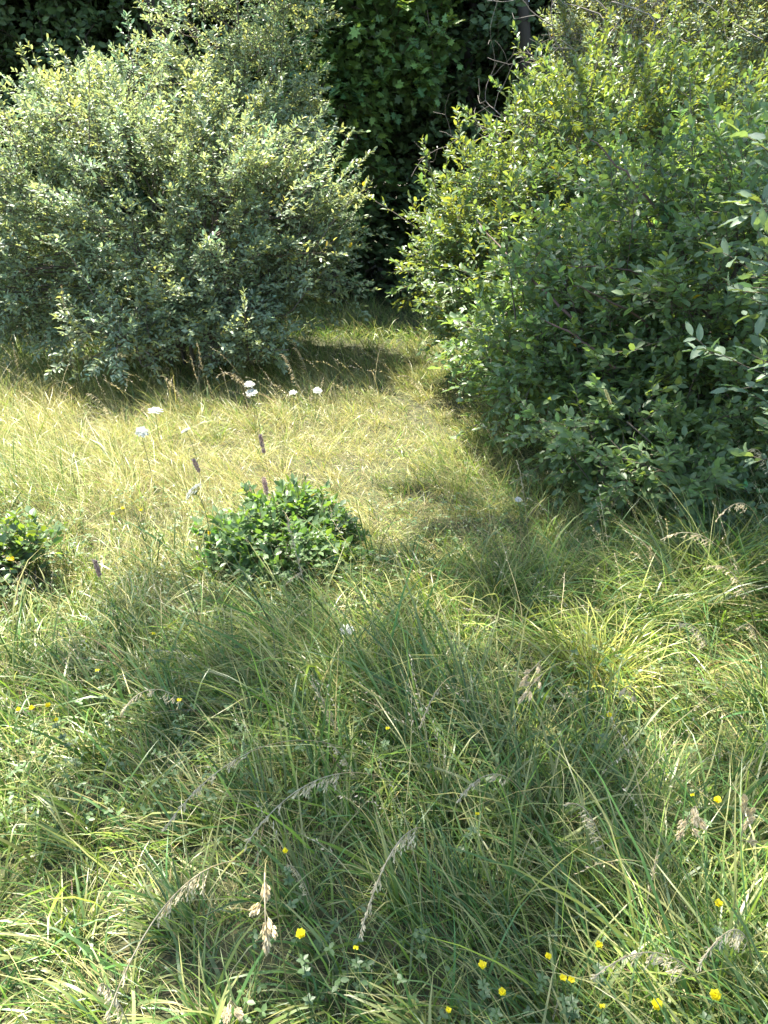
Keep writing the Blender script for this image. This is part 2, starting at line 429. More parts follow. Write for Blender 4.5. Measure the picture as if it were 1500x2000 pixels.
def grass():
    rng = np.random.default_rng(21)
    mb = MB()
    GREEN = np.array([.095, .175, .034]); BLUE = np.array([.085, .165, .050]); STRAW = np.array([.45, .42, .165]); OLD = np.array([.30, .22, .12]); LIME = np.array([.21, .30, .045])
    def layer(n, y0, y1, L, w, lean, bend, clump, strawk=1.0, power=1.0, nseg=5, margin=.35, wind=.5):
        X, Y = frustum_points(rng, n, y0, y1, power, margin)
        k = len(X)
        # tufts: pull each blade towards the middle of its tuft
        cx = np.round(X / clump + .37 * np.round(Y / clump)) ; cy = np.round(Y / clump)
        jx = noise2(cx * 7.3, cy * 5.1, 8) - .5; jy = noise2(cx * 3.9, cy * 9.7, 9) - .5
        CX = (cx - .37 * cy + jx) * clump; CY = (cy + jy) * clump
        pull = np.where(rng.random(k) < .6, .62, .1)
        X = X + (CX - X) * pull; Y = Y + (CY - Y) * pull
        out = np.arctan2(Y - CY, X - CX) + rng.normal(0, .5, k)
        fl = 2 * np.pi * 1.3 * noise2(X * .9, Y * .9, 11) + rng.normal(0, .45, k)
        wdir = math.radians(150) + rng.normal(0, .5, k)              # the stand leans to the left
        r = rng.random(k)
        az = np.where(r < .4, out, np.where(r < .4 + .6 * (1 - wind), fl, wdir))
        hm = .45 + 1.2 * noise2(X * 2.1, Y * 2.1, 12) ** 1.3
        Lk = L * hm * rng.uniform(.45, 1.25, k)
        # shorter and sparser in the deep shade under the bushes and on the trodden path
        path = np.exp(-((X - (.05 + .02 * Y)) / .45) ** 2) * (Y > 3.2)
        Lk *= 1 - .35 * path
        for sx, sy, sr in SMALL:
            Lk *= 1 - .42 * np.exp(-(((X - sx) / sr) ** 2 + ((Y - sy + .12) / (sr * .9)) ** 2))
        le = np.clip(rng.normal(lean, .28, k), .02, 1.4); be = np.clip(rng.normal(bend, .5, k), .1, 2.4)
        wk = w * .92 * rng.uniform(.35, 1.5, k)
        sf = straw_frac(X, Y) * strawk
        t = rng.random(k)
        g = noise2(X * 2.2, Y * 2.2, 13)[:, None]
        col = GREEN * (1 - g) + BLUE * g
        lime = (rng.random(k) < .2 + .4 * sf)[:, None]
        col = np.where(lime, LIME, col)
        col = np.where((t < sf)[:, None], STRAW, col)
        col = np.where((t < sf * .16)[:, None], OLD, col)
        col = col * np.where(Y < 3.4, .98, 1.0)[:, None] * np.exp(rng.normal(0, .26, (k, 1))) * np.array([1, 1, 1]) * (1 + rng.normal(0, .06, (k, 3)))  # near blades slightly darker, foreground shade put into their colour
        tip = np.where((rng.random(k) < .35)[:, None], STRAW * .9, col)
        wk = np.where(t < sf, wk * .55, wk)
        P = np.stack([X, Y, height(X, Y) - .01], -1)
        blades(mb, rng, P, az, Lk, le, be, wk, np.clip(col, .01, .7), nseg, np.clip(tip, .01, .7))
    # long arching blades close by
    layer(30000, .35, 3.0, .35, .0054, .62, 1.25, .24, margin=.5, wind=.4)
    layer(16000, .35, 3.2, .34, .0022, .7, 1.0, .3, 1.9, margin=.5)
    # undergrowth close by
    layer(52000, .35, 3.4, .17, .0032, .8, .9, .12, 1.1, nseg=4, margin=.5)
    # the middle of the glade
    layer(52000, 2.6, 6.6, .28, .0044, .6, 1.25, .30, wind=.5, nseg=4)
    layer(50000, 2.6, 6.8, .34, .0024, .6, 1.1, .4, 1.5, wind=.6, nseg=4)
    layer(45000, 2.6, 7.0, .14, .0048, .7, .9, .14, 1.0, nseg=3)
    layer(3500, .35, 3.2, .46, .0075, .65, 1.1, .5, .8, margin=.5)
    layer(5000, 2.4, 7.0, .46, .0032, .6, .9, .5, 1.6, wind=.8)
    # the far end, under and between the bushes
    layer(60000, 6.2, 11.5, .30, .0056, .45, 1.3, .3, .9, wind=.5, nseg=4)
    # thin straw stalks with loose seed heads, too many to count
    def seeding(n, y0, y1, L, sc=1.0):
        X, Y = frustum_points(rng, n, y0, y1); k = len(X)
        keep = noise2(X * 1.3, Y * 1.3, 17) > .35; X, Y = X[keep], Y[keep]; k = len(X)
        P = np.stack([X, Y, height(X, Y)], -1); az = math.radians(165) + rng.normal(0, .9, k)
        col = np.array([.50, .42, .22]) * np.exp(rng.normal(0, .15, (k, 1)))
        Lk = L * rng.uniform(.6, 1.2, k)
        C = blades(mb, rng, P, az, Lk, rng.uniform(.1, .5, k), rng.uniform(.4, 1.3, k), np.full(k, .0020), col, 6)
        for f in np.linspace(0, 1.7, 15):
            i = int(f); a = C[:, 4 + i] + (C[:, min(5 + i, 6)] - C[:, 4 + i]) * (f - i); t = nrm(C[:, 6] - C[:, 4])
            D = nrm(t + rng.normal(0, .5, (k, 3))); q = a + D * (.012 * (1 - f / 2.2) * rng.random((k, 1))) * sc
            leaves(mb, q, D, rng.normal(0, 1, (k, 3)), rng.uniform(.006, .011, k) * sc, np.full(k, .7), np.array([.58, .48, .34]) * np.exp(rng.normal(0, .2, (k, 1))) * np.ones((1, 3)), OVAL)
    seeding(260, 1.1, 3.2, .50)
    seeding(900, 3.0, 7.2, .52, 1.3)
    o = mb.build('grass', M_GRASS)
    tag(o, 'long uncut meadow grass, green and straw coloured, covering the glade', 'grass', kind='stuff')
grass()

def ground_cover():
    """low clover-like leaflets between the blades in the foreground"""
    rng = np.random.default_rng(5); mb = MB()
    X, Y = frustum_points(rng, 7000, .5, 3.6, margin=.4)
    k = noise2(X * 2.6, Y * 2.6, 31) > .50; X, Y = X[k], Y[k]
    n = len(X); Z = height(X, Y) + rng.uniform(.04, .17, n)
    c = np.stack([X, Y, Z], -1)
    for j in range(3):
        a = rng.random(n) * .6 + j * 2.1 + X * 50
        D = np.stack([np.cos(a), np.sin(a), rng.normal(.1, .25, n)], -1); N = np.array([0, 0, 1.0]) + rng.normal(0, .35, (n, 3))
        leaves(mb, c, D, N, rng.uniform(.011, .019, n), np.full(n, 1.25), leaf_cols(rng, n, (.085, .17, .045), .2, 0), OVAL)
    top = c.copy(); bot = c + rng.normal(0, .03, c.shape); bot[:, 2] = height(X, Y)
    tubes(mb, np.stack([bot, top], 1), np.full((n, 2), .0007), np.tile([.10, .13, .05], (n, 1)))
    tag(mb.build('ground_cover', M_MAPLE), 'small three-part green leaflets creeping between the grass blades', 'ground cover', kind='stuff')
ground_cover()

def tuft(u, v, R, n, L, label, seed):
    rng = np.random.default_rng(seed); c = at_z(u, v, .1); root = np.array([c[0], c[1], float(height(c[0], c[1]))])
    a = rng.random(n) * 6.283; q = R * rng.random(n) ** .6; X = c[0] + q * np.cos(a); Y = c[1] + q * np.sin(a)
    col = np.array([.30, .33, .07]) * np.exp(rng.normal(0, .4, (n, 1))) * (1 + rng.normal(0, .08, (n, 3)))  # sun patch put into the colour, brighter than the grass around
    mb = MB(); blades(mb, rng, np.stack([X, Y, height(X, Y)], -1), a + rng.normal(0, .7, n), L * rng.uniform(.5, 1.2, n), rng.uniform(.2, .8, n), rng.uniform(.5, 1.6, n), rng.uniform(.0025, .0055, n), col)
    tag(mb.build('sunlit_tuft', M_GRASS), label, 'grass tuft')
tuft(1165, 1290, .11, 330, .28, 'grass tuft in a sun patch, the sun painted into its bright yellow green', 61)

# ------------------------------------------------------------------ bushes
OLIVE = (.245, .30, .15)
def B(u, v, Y, ru, rv=None, ry=None):
    """an ellipsoid centred where the pixel (u, v) meets the plane at distance Y; radii in metres"""
    c = at_y(u, v, Y); rv = rv or ru; ry = ry or ru
    return (c[0], c[1], c[2], ru, ry, rv)

shrub('silvery_bush', 'large rounded pale silvery green bush on the far side of the sunny grass', 'bush', (-1.75, 6.9),
      [B(340, 400, 6.9, 1.15, .9, .85), B(545, 420, 6.8, .66, .62, .62), B(90, 380, 7.0, 1.0, .85, .75), B(150, 230, 7.3, .65, .45, .45), B(470, 290, 7.3, .75, .45, .55), B(40, 560, 6.5, .75, .5, .45), B(230, 640, 5.9, .42, .28, .28), B(590, 500, 6.5, .5, .45, .34), B(450, 560, 6.3, .6, .4, .4), B(480, 660, 6.0, .34, .22, .22), B(330, 540, 6.3, .5, .4, .35)],
      1150, .053, OLIVE, M_OLIVE, 11, T=10, nl=8, nstem=8, LEN=.52, leaders=.16, zmin=.28, branch_n=120, lump=.46, depth=.2)
shrub('tall_silvery_bush', 'tall upright pale bush rising behind the large rounded silvery bush', 'bush', (-1.5, 8.4),
      [B(430, 60, 8.2, .62, .7, .6), B(520, -60, 8.3, .7, .7, .6), B(330, 190, 8.3, .9, .5, .7), B(520, 180, 8.2, .6, .6, .6)],
      380, .053, OLIVE, M_OLIVE, 12, T=10, nl=7, nstem=4, LEN=.5, leaders=.15)
shrub('leaning_green_bush', 'broad bush with light yellow green outer shoots leaning over the far end of the path', 'bush', (1.75, 6.6),
      [B(985, 450, 6.3, .66, .6, .6), B(1110, 360, 6.6, .85, .8, .75), B(900, 520, 6.1, .42, .3, .4), B(1050, 540, 5.9, .75, .6, .7), B(1270, 300, 6.6, 1.0, .8, .85), B(960, 620, 5.6, .36, .25, .42)],
      950, .064, (.195, .260, .085), M_GREEN, 13, T=10, nl=7, nstem=7, LEN=.58, leaders=.2, branch_n=90, lump=.34)
shrub('dark_green_bush', 'dense deep green bush with low boughs hanging into the grass beside the path', 'bush', (2.25, 4.4),
      [B(1200, 640, 4.6, .85, .62, .8), B(1330, 520, 4.7, .95, .7, .9), B(1130, 700, 4.4, .55, .38, .5), B(1240, 820, 3.75, .50, .36, .42), B(1370, 760, 3.8, .42, .35, .36), B(1490, 560, 4.0, .8, .8, .7), B(1300, 900, 3.4, .32, .22, .3), B(1040, 660, 4.9, .42, .32, .5)],
      940, .060, (.190, .290, .115), M_GREEN, 14, T=10, nl=7, nstem=7, LEN=.50, leaders=.08, zmin=.16, branch_n=90, yellow=.006, lump=.34, wf=1.15, upleaf=.5)
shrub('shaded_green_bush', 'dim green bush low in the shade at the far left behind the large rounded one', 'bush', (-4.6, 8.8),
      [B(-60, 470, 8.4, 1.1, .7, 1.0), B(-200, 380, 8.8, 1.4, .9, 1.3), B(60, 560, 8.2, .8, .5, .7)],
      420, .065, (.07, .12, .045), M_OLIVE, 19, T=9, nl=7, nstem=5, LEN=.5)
shrub('pale_leaved_bush', 'tall loose bush with tiny pale yellowish leaves behind the dark green one', 'bush', (3.4, 8.6),
      [B(1230, 70, 8.3, .9, .8, .8), B(1400, 120, 8.2, 1.0, .9, .9), B(1380, -40, 8.5, 1.3, .7, .9), B(1180, 180, 8.0, .6, .5, .6)],
      700, .048, (.19, .22, .075), M_OLIVE, 15, T=9, nl=8, nstem=5, LEN=.5, leaders=.1, depth=.3)
shrub('near_silvery_bush', 'close bush with large felted grey green leaves at the edge of the glade', 'bush', (1.85, 2.15),
      [(1.22, 1.95, 1.22, .28, .26, .36), (1.36, 2.1, 1.52, .34, .32, .34), (1.7, 2.1, 1.25, .5, .4, .5)],
      150, .064, (.17, .26, .14), M_FELT, 16, T=7, nl=5, nstem=5, LEN=.38, leaders=.05, shape=WAVY, zmin=.8, twigL=.15, branch_n=40)
shrub('small_leafy_shrub', 'low rounded leafy shrub standing alone in the grass in front of the sunny patch', 'shrub', at_z(565, 1150)[:2],
      [B(560, 1055, 3.05, .27, .17, .22), B(575, 1095, 2.9, .22, .14, .14), B(495, 1085, 3.0, .2, .13, .16), B(635, 1090, 3.0, .18, .12, .16), B(580, 1015, 3.15, .17, .12, .16)],
      230, .046, (.16, .28, .065), M_GREEN, 17, T=7, nl=5, nstem=7, LEN=.20, leaders=.03, zmin=.05, lump=.18, stem_r=.006, twigL=.09, shape=OVAL, rootspread=.1, up=.6)
shrub('leafy_seedling', 'leafy green shrub cut by the left edge, with toothy leaves among yellow grass', 'shrub', at_z(20, 1160)[:2],
      [B(20, 1120, 2.8, .18, .13, .12), B(60, 1100, 2.9, .14, .1, .1), B(-40, 1090, 2.9, .22, .18, .16)],
      40, .050, (.15, .24, .055), M_GREEN, 18, T=7, nl=5, nstem=5, LEN=.24, leaders=.1, zmin=.08, stem_r=.005, twigL=.09, shape=OVAL, rootspread=.1, up=.6)

def arching(name, pts, r, seed):
    rng = np.random.default_rng(seed); t = bpy.data.objects[name]
    for q in pts:
        a, b, c = [at_y(*k) for k in q]; mb = MB(); P = bezier(a, a + (b - a) * .9, b + (c - b) * .4, c, 14) + rng.normal(0, .006, (14, 3))
        tube(mb, P, np.linspace(r, .0025, 14), (.12, .075, .06), 0, 5)
        m = 16; k = rng.integers(2, 14, m); D = nrm(rng.normal(0, 1, (m, 3)) + nrm(c - a) * .8)
        leaves(mb, P[k], D, np.array([0, -.3, 1.0]) + rng.normal(0, .3, (m, 3)), np.full(m, .062) * rng.uniform(.6, 1.1, m), np.full(m, 1.1), leaf_cols(rng, m, (.10, .2, .06)), ELL, 1)
        mb.build('branch', [M_BARK, M_GREEN], t, smooth=False)
arching('dark_green_bush', [((1440, 660, 4.1), (1290, 520, 3.9), (1110, 520, 3.9)), ((1330, 700, 3.95), (1230, 590, 3.8), (1120, 560, 3.8)), ((1340, 500, 4.2), (1240, 340, 4.2), (1140, 260, 4.4)), ((1200, 720, 3.8), (1120, 640, 3.9), (1020, 610, 4.2)), ((1410, 560, 3.8), (1440, 420, 3.8), (1500, 300, 3.8)), ((1120, 620, 4.1), (1010, 520, 4.6), (930, 430, 5.2))], .009, 3)

# ------------------------------------------------------------------ woods behind
def woods():
    rng = np.random.default_rng(31); mb = MB()
    def fill(n, x0, x1, y0, y1, z0, z1, leafL, nl=6, up=.25):
        P = np.stack([rng.uniform(x0, x1, n), rng.uniform(y0, y1, n), rng.uniform(z0, z1, n)], -1)
        D = nrm(np.stack([rng.normal(0, .6, n), -np.ones(n) * .8, rng.normal(.1, .4, n)], -1))
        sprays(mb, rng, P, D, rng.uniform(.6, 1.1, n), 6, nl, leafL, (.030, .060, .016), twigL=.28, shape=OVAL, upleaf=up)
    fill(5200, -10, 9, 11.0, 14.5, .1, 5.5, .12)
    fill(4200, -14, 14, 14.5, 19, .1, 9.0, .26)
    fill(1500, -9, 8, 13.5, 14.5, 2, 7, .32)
    fill(500, -6, 1.5, 11.2, 12.2, 4.2, 5.6, .18)  # leaves added above the view to shade the far end of the path
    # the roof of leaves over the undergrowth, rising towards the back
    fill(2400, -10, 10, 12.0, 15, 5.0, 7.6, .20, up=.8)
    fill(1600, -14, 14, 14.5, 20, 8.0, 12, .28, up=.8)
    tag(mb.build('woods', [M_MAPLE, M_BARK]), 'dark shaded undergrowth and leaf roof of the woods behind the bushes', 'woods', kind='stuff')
woods()

def canopy(mb, rng, blobs, n, leafL, base, shape, T=8, nl=6, LEN=.9, twigL=.3, depth=.3, zmin=3, upleaf=.8, gap=None):
    P, O = blob_surface(rng, blobs, n, zmin, depth, .25)
    if gap is not None:                      # an opening in the crown, in line with the sun and the spot
        w = P - np.array(gap[:3]); sv = np.array(SUNV); far = np.linalg.norm(w - (w @ sv)[:, None] * sv, axis=1) > gap[3]
        P, O = P[far], O[far]; n = len(P)
    D = nrm(O + rng.normal(0, .5, P.shape) + np.array([0, 0, -.05]))
    sprays(mb, rng, P - D * LEN * .6, D, LEN * rng.uniform(.6, 1.2, n), T, nl, leafL, base, twigL=twigL, shape=shape, upleaf=upleaf, droop=.2)

def tree(name, label, root, h, r, lean, blobs, n, leafL, base, shape, mat, seed, limbs=7, zmin=3, **kw):
    rng = np.random.default_rng(seed)
    root = np.array([root[0], root[1], float(height(*root))])
    t = thing(name, label, 'tree', tuple(root), None)
    top = root + np.array([lean[0], lean[1], h])
    tr = MB(); pth = bezier(root - [0, 0, .1], root + [0, 0, h * .35], top - [0, 0, h * .3], top, 16)
    rr = np.linspace(1, .35, 16) * r; rr[0] *= 1.5; rr[1] *= 1.1; rr[2:] *= rng.uniform(.9, 1.1, 14)
    pth[1:-1] += rng.normal(0, .035, (14, 3))
    tube(tr, pth, rr, (.060, .050, .038), 0, 12)
    for i in range(limbs):
        b = blobs[i % len(blobs)]; q = int(rng.integers(6, 15)); e = np.array(b[:3]) + rng.normal(0, .4, 3) * np.array(b[3:6]); s0 = pth[q]
        pp = bezier(s0, s0 + (e - s0) * .3 + [0, 0, .3], e - [0, 0, .1], e, 10) + rng.normal(0, .02, (10, 3)); pp[0] = s0
        tube(tr, pp, np.linspace(rr[q] * .55, .012, 10), (.08, .07, .055), 0, 6)
    tr.build('trunk', M_BARK, t, smooth=True)
    mb = MB(); canopy(mb, rng, blobs, n, leafL, base, shape, zmin=zmin, **kw)
    mb.build('crown', [mat, M_BARK], t)
    return t

tree('maple_tree', 'maple with layered boughs of broad lobed leaves above the end of the path', (-.7, 11.0), 5.6, .05, (.1, -.2),
     [B(640, 190, 10.0, .6, .4, .18), B(700, 60, 10.1, 1.0, .5, .22), B(820, 10, 10.6, .5, .3, .2), B(600, 60, 10.2, .55, .4, .2), B(650, 330, 10.2, .7, .3, .2), B(690, 130, 10.4, 1.1, .3, .5), B(700, -60, 10.3, 1.0, .5, .3)],
     330, .105, (.13, .225, .055), MAPLE, M_MAPLE, 41, zmin=1.0, T=7, nl=5, LEN=.6, twigL=.28)
tree('forest_tree', 'dim trunk in the black shade behind the tall silvery bush', (-2.75, 11.2), 7.0, .16, (-.2, .1),
     [(-4.5, 11.8, 6.3, 2.4, 1.6, 1.2), (-2, 12.4, 6.0, 2.2, 1.4, 1.2)], 380, .13, (.055, .11, .03), MAPLE, M_MAPLE, 42, T=7, nl=5)
tree('forest_tree', 'slim dark trunk in the woods above the gap between the bushes', (1.15, 12.4), 8.0, .08, (.3, -.1),
     [(1.4, 12.6, 7.6, 1.5, 1.1, 1.2), (2.8, 12.8, 7.6, 1.6, 1.1, 1.2)], 240, .13, (.055, .11, .03), MAPLE, M_MAPLE, 43, T=7, nl=5)
tree('forest_tree', 'brown trunk behind the bare grey branches', (3.2, 10.4), 8.5, .10, (.1, .1),
     [(4.8, 12.0, 6.6, 2.2, 1.3, 1.8), (7.2, 11.5, 6, 2.4, 1.8, 2.2)], 400, .13, (.055, .11, .03), MAPLE, M_MAPLE, 44, T=7, nl=5)
# a tall tree behind the path: its crown, above the view, throws the broken shade over the bushes and the near grass
def up_sun(x, y, z, h, rx, ry, rz):
    """part of a crown at height h between the sun and the spot (x, y, z)"""
    k = (h - z) / SUNV[2]
    return (x + SUNV[0] * k, y + SUNV[1] * k, h, rx, ry, rz)
tree('tall_maple', 'tall maple behind the path whose crown, above the view, shades the near grass', (2.0, 10.9), 12.5, .085, (-1.7, -1.8),
     [up_sun(1.7, 2.9, 0, 12, 1.4, 1.0, 1.4), up_sun(1.2, 1.2, 0, 12.8, 1.5, .8, 1.3), up_sun(2.9, 2.0, .3, 11.5, 1.0, .8, 1.0), up_sun(1.2, 3.8, 0, 11.5, .6, .6, .6), up_sun(-.1, 1.75, 0, 12.8, .9, .8, .8)], 112, .14, (.055, .11, .03), MAPLE, M_MAPLE, 45, T=7, nl=5, limbs=12, zmin=5, gap=(*at_z(1165, 1270, .15), .42))

# ------------------------------------------------------------------ bare branches
def dead_branches():
    rng = np.random.default_rng(51)
    root = at_y(1180, 330, 7.9); g = np.array([root[0], root[1], float(height(root[0], root[1]))])
    t = thing('dead_shrub', 'leafless grey branching shrub with crooked twigs above the bushes', 'dead shrub', tuple(g))
    def grow(mb, p, d, L, r, depth):
        n = max(3, int(L / .07)); P = [p]
        for i in range(n):
            d = nrm(d + rng.normal(0, .20, 3) + np.array([0, 0, .015])); P.append(P[-1] + d * L / n)
            if depth > 0 and i > 1 and rng.random() < .40:
                sd = nrm(np.cross(d, rng.normal(0, 1, 3))); grow(mb, P[-1], nrm(d * .75 + sd * rng.uniform(.6, 1.1)), L * rng.uniform(.4, .7), r * .6, depth - 1)
        tube(mb, np.array(P), np.maximum(np.linspace(r, r * .4, len(P)), .0022), np.array([.22, .19, .16]) * rng.uniform(.8, 1.2), 0, 4)
    for e in [(960, 70), (1050, -40), (1010, 180), (1130, 20), (1230, 40), (900, 10), (1180, -60), (1090, 240)]:
        mb = MB(); tip = at_y(e[0] + 40, e[1] - 30, 7.8 + rng.uniform(-.4, .5)); s = g + rng.normal(0, .06, 3) * [1, 1, 0]
        c = at_y(1150 + rng.integers(-40, 60), 240, 7.9)
        low = bezier(s, s + [0, 0, .8], c - [0, 0, .5], c, 8); tube(mb, low, np.linspace(.02, .014, 8), (.26, .22, .19), 0, 5)
        grow(mb, c, nrm(tip - c), np.linalg.norm(tip - c), .010, 3)
        mb.build('branch', M_BARK, t, smooth=True)
dead_branches()

# ------------------------------------------------------------------ seed stalks and flowers
def stalk(u0, v0, u1, v1, kind, label, z=.35, Y=None, bow=.10, zr=0.0, size=1.0, seed=0, col=None):
    """a stalk whose head tip is seen at (u1,v1) and which meets the grass at (u0,v0)"""
    rng = np.random.default_rng(1000 + seed)
    root = at_z(u0, v0, zr); 
    if Y is None: tip = at_z(u1, v1, z)
    else: tip = at_y(u1, v1, Y)
    root = np.array([root[0], root[1], float(height(root[0], root[1]))])
    t = thing('seed_stalk', label, 'grass stalk', tuple(root), 'dry grass stalks with seed heads')
    d = tip - root; L = np.linalg.norm(d)
    P = bezier(root, root + d * .3 + np.array([0, 0, bow * L * 1.5]), root + d * .7 + np.array([0, 0, bow * L * 1.6]), tip, 18)
    head = {'panicle': .24, 'fine': .15, 'cluster': .10, 'spike': .085, 'purple': .10}[kind] * size
    dist = np.cumsum(np.r_[0, np.linalg.norm(np.diff(P, axis=0), axis=1)]); tot = dist[-1]
    head = min(head, tot * .6)
    sc = col or {'panicle': (.42, .34, .20), 'fine': (.42, .36, .2), 'cluster': (.30, .27, .13), 'spike': (.22, .28, .12), 'purple': (.22, .20, .10)}[kind]
    hc = np.array({'panicle': (.70, .63, .43), 'fine': (.64, .56, .36), 'cluster': (.72, .62, .40), 'spike': (.45, .46, .28), 'purple': (.60, .47, .44)}[kind])
    mb = MB(); tube(mb, P, np.linspace(.0013, .0006, 18), sc, 0, 4)
    # one long leaf on the stalk
    q = P[5]; blades(mb, rng, q[None], np.array([rng.random() * 6]), np.array([.14]), np.array([.5]), np.array([1.1]), np.array([.004]), np.array([[.12, .17, .05]]))
    mb.build('stem', M_GRASS, t)
    def along(s): 
        x = tot - head + head * s
        return np.stack([np.interp(x, dist, P[:, i]) for i in range(3)], -1)
    hb = MB(); tube(hb, along(np.linspace(0, 1, 12)), .0012, hc * .8, 0, 4)
    tang = nrm(P[-1] - P[-3])
    def seeds(Pc, Dc, L, w):
        n = len(Pc); c = hc[None] * np.exp(rng.normal(0, .18, (n, 1)))
        leaves(hb, Pc, Dc, rng.normal(0, 1, (n, 3)), L, w, c, OVAL); leaves(hb, Pc, Dc, rng.normal(0, 1, (n, 3)), L, w, c, OVAL)
    if kind in ('panicle', 'fine'):
        nb = int(22 * size) + 6; s = np.sort(rng.random(nb)); s[0] = 0
        a = along(s); rd = nrm(np.cross(tang, rng.normal(0, 1, (nb, 3)))); bl = (.022 if kind == 'panicle' else .016) * size * (1 - .7 * s) * rng.uniform(.5, 1.3, nb)
        e = a + (tang * .95 + rd * .42) * bl[:, None] - np.array([0, 0, .35]) * bl[:, None]
        tubes(hb, np.stack([a, e], 1), np.full((nb, 2), .0005), np.tile(hc * .8, (nb, 1)))
        k = 5 if kind == 'panicle' else 3
        f = np.linspace(.35, 1, k); pp = a[:, None] + (e - a)[:, None] * f[None, :, None]
        pp = pp.reshape(-1, 3) + rng.normal(0, .0012, (nb * k, 3)); dd = np.repeat(nrm(e - a + .4 * tang * bl[:, None]), k, 0) + rng.normal(0, .25, (nb * k, 3)) 
        seeds(pp, dd, rng.uniform(.006, .010, nb * k) * (1 if kind == 'panicle' else .8), np.full(nb * k, .5))
    elif kind == 'cluster':
        cl = [(0.0, 1, .55), (.12, -1, .45), (.35, 1, .55), (.55, -1, .7), (.72, 0, .9), (.9, 0, .8)]
        for s0, sd, sz in cl:
            a = along(np.array([s0]))[0]; side = nrm(np.cross(tang, [0, 0, 1.0]) + rng.normal(0, .4, 3)) * sd
            dv = nrm(tang + side * .8 - np.array([0, 0, .35])); b0 = a + dv * (.012 if sd else 0)
            n = int(95 * sz); l = .034 * size * sz; f = rng.random(n)
            pc = b0 + dv * (f * l)[:, None] + nrm(rng.normal(0, 1, (n, 3))) * (.0065 * size * np.sin(np.pi * np.clip(f * .85 + .1, 0, 1)) * rng.random(n) ** .4)[:, None]
            tube(hb, np.array([a, b0 + dv * l * .3]), .0008, sc, 0, 3)
            seeds(pc, dv * .9 + (pc - (b0 + dv * (f * l)[:, None])) * 60, rng.uniform(.006, .009, n), np.full(n, .6))
    else:
        n = 330; f = rng.random(n); a = along(f); r = (.0034 if kind == 'spike' else .0042) * (np.sin(np.pi * np.clip(f * .93 + .05, 0, 1)) ** .35)
        rd = nrm(np.cross(tang, rng.normal(0, 1, (n, 3)))); pc = a + rd * (r * .6)[:, None]
        seeds(pc, rd + tang * 1.0, rng.uniform(.0035, .006, n) * (1 if kind == 'spike' else 1.5), np.full(n, .6))
    hb.build('seed_head', M_DRY, t)
    return t

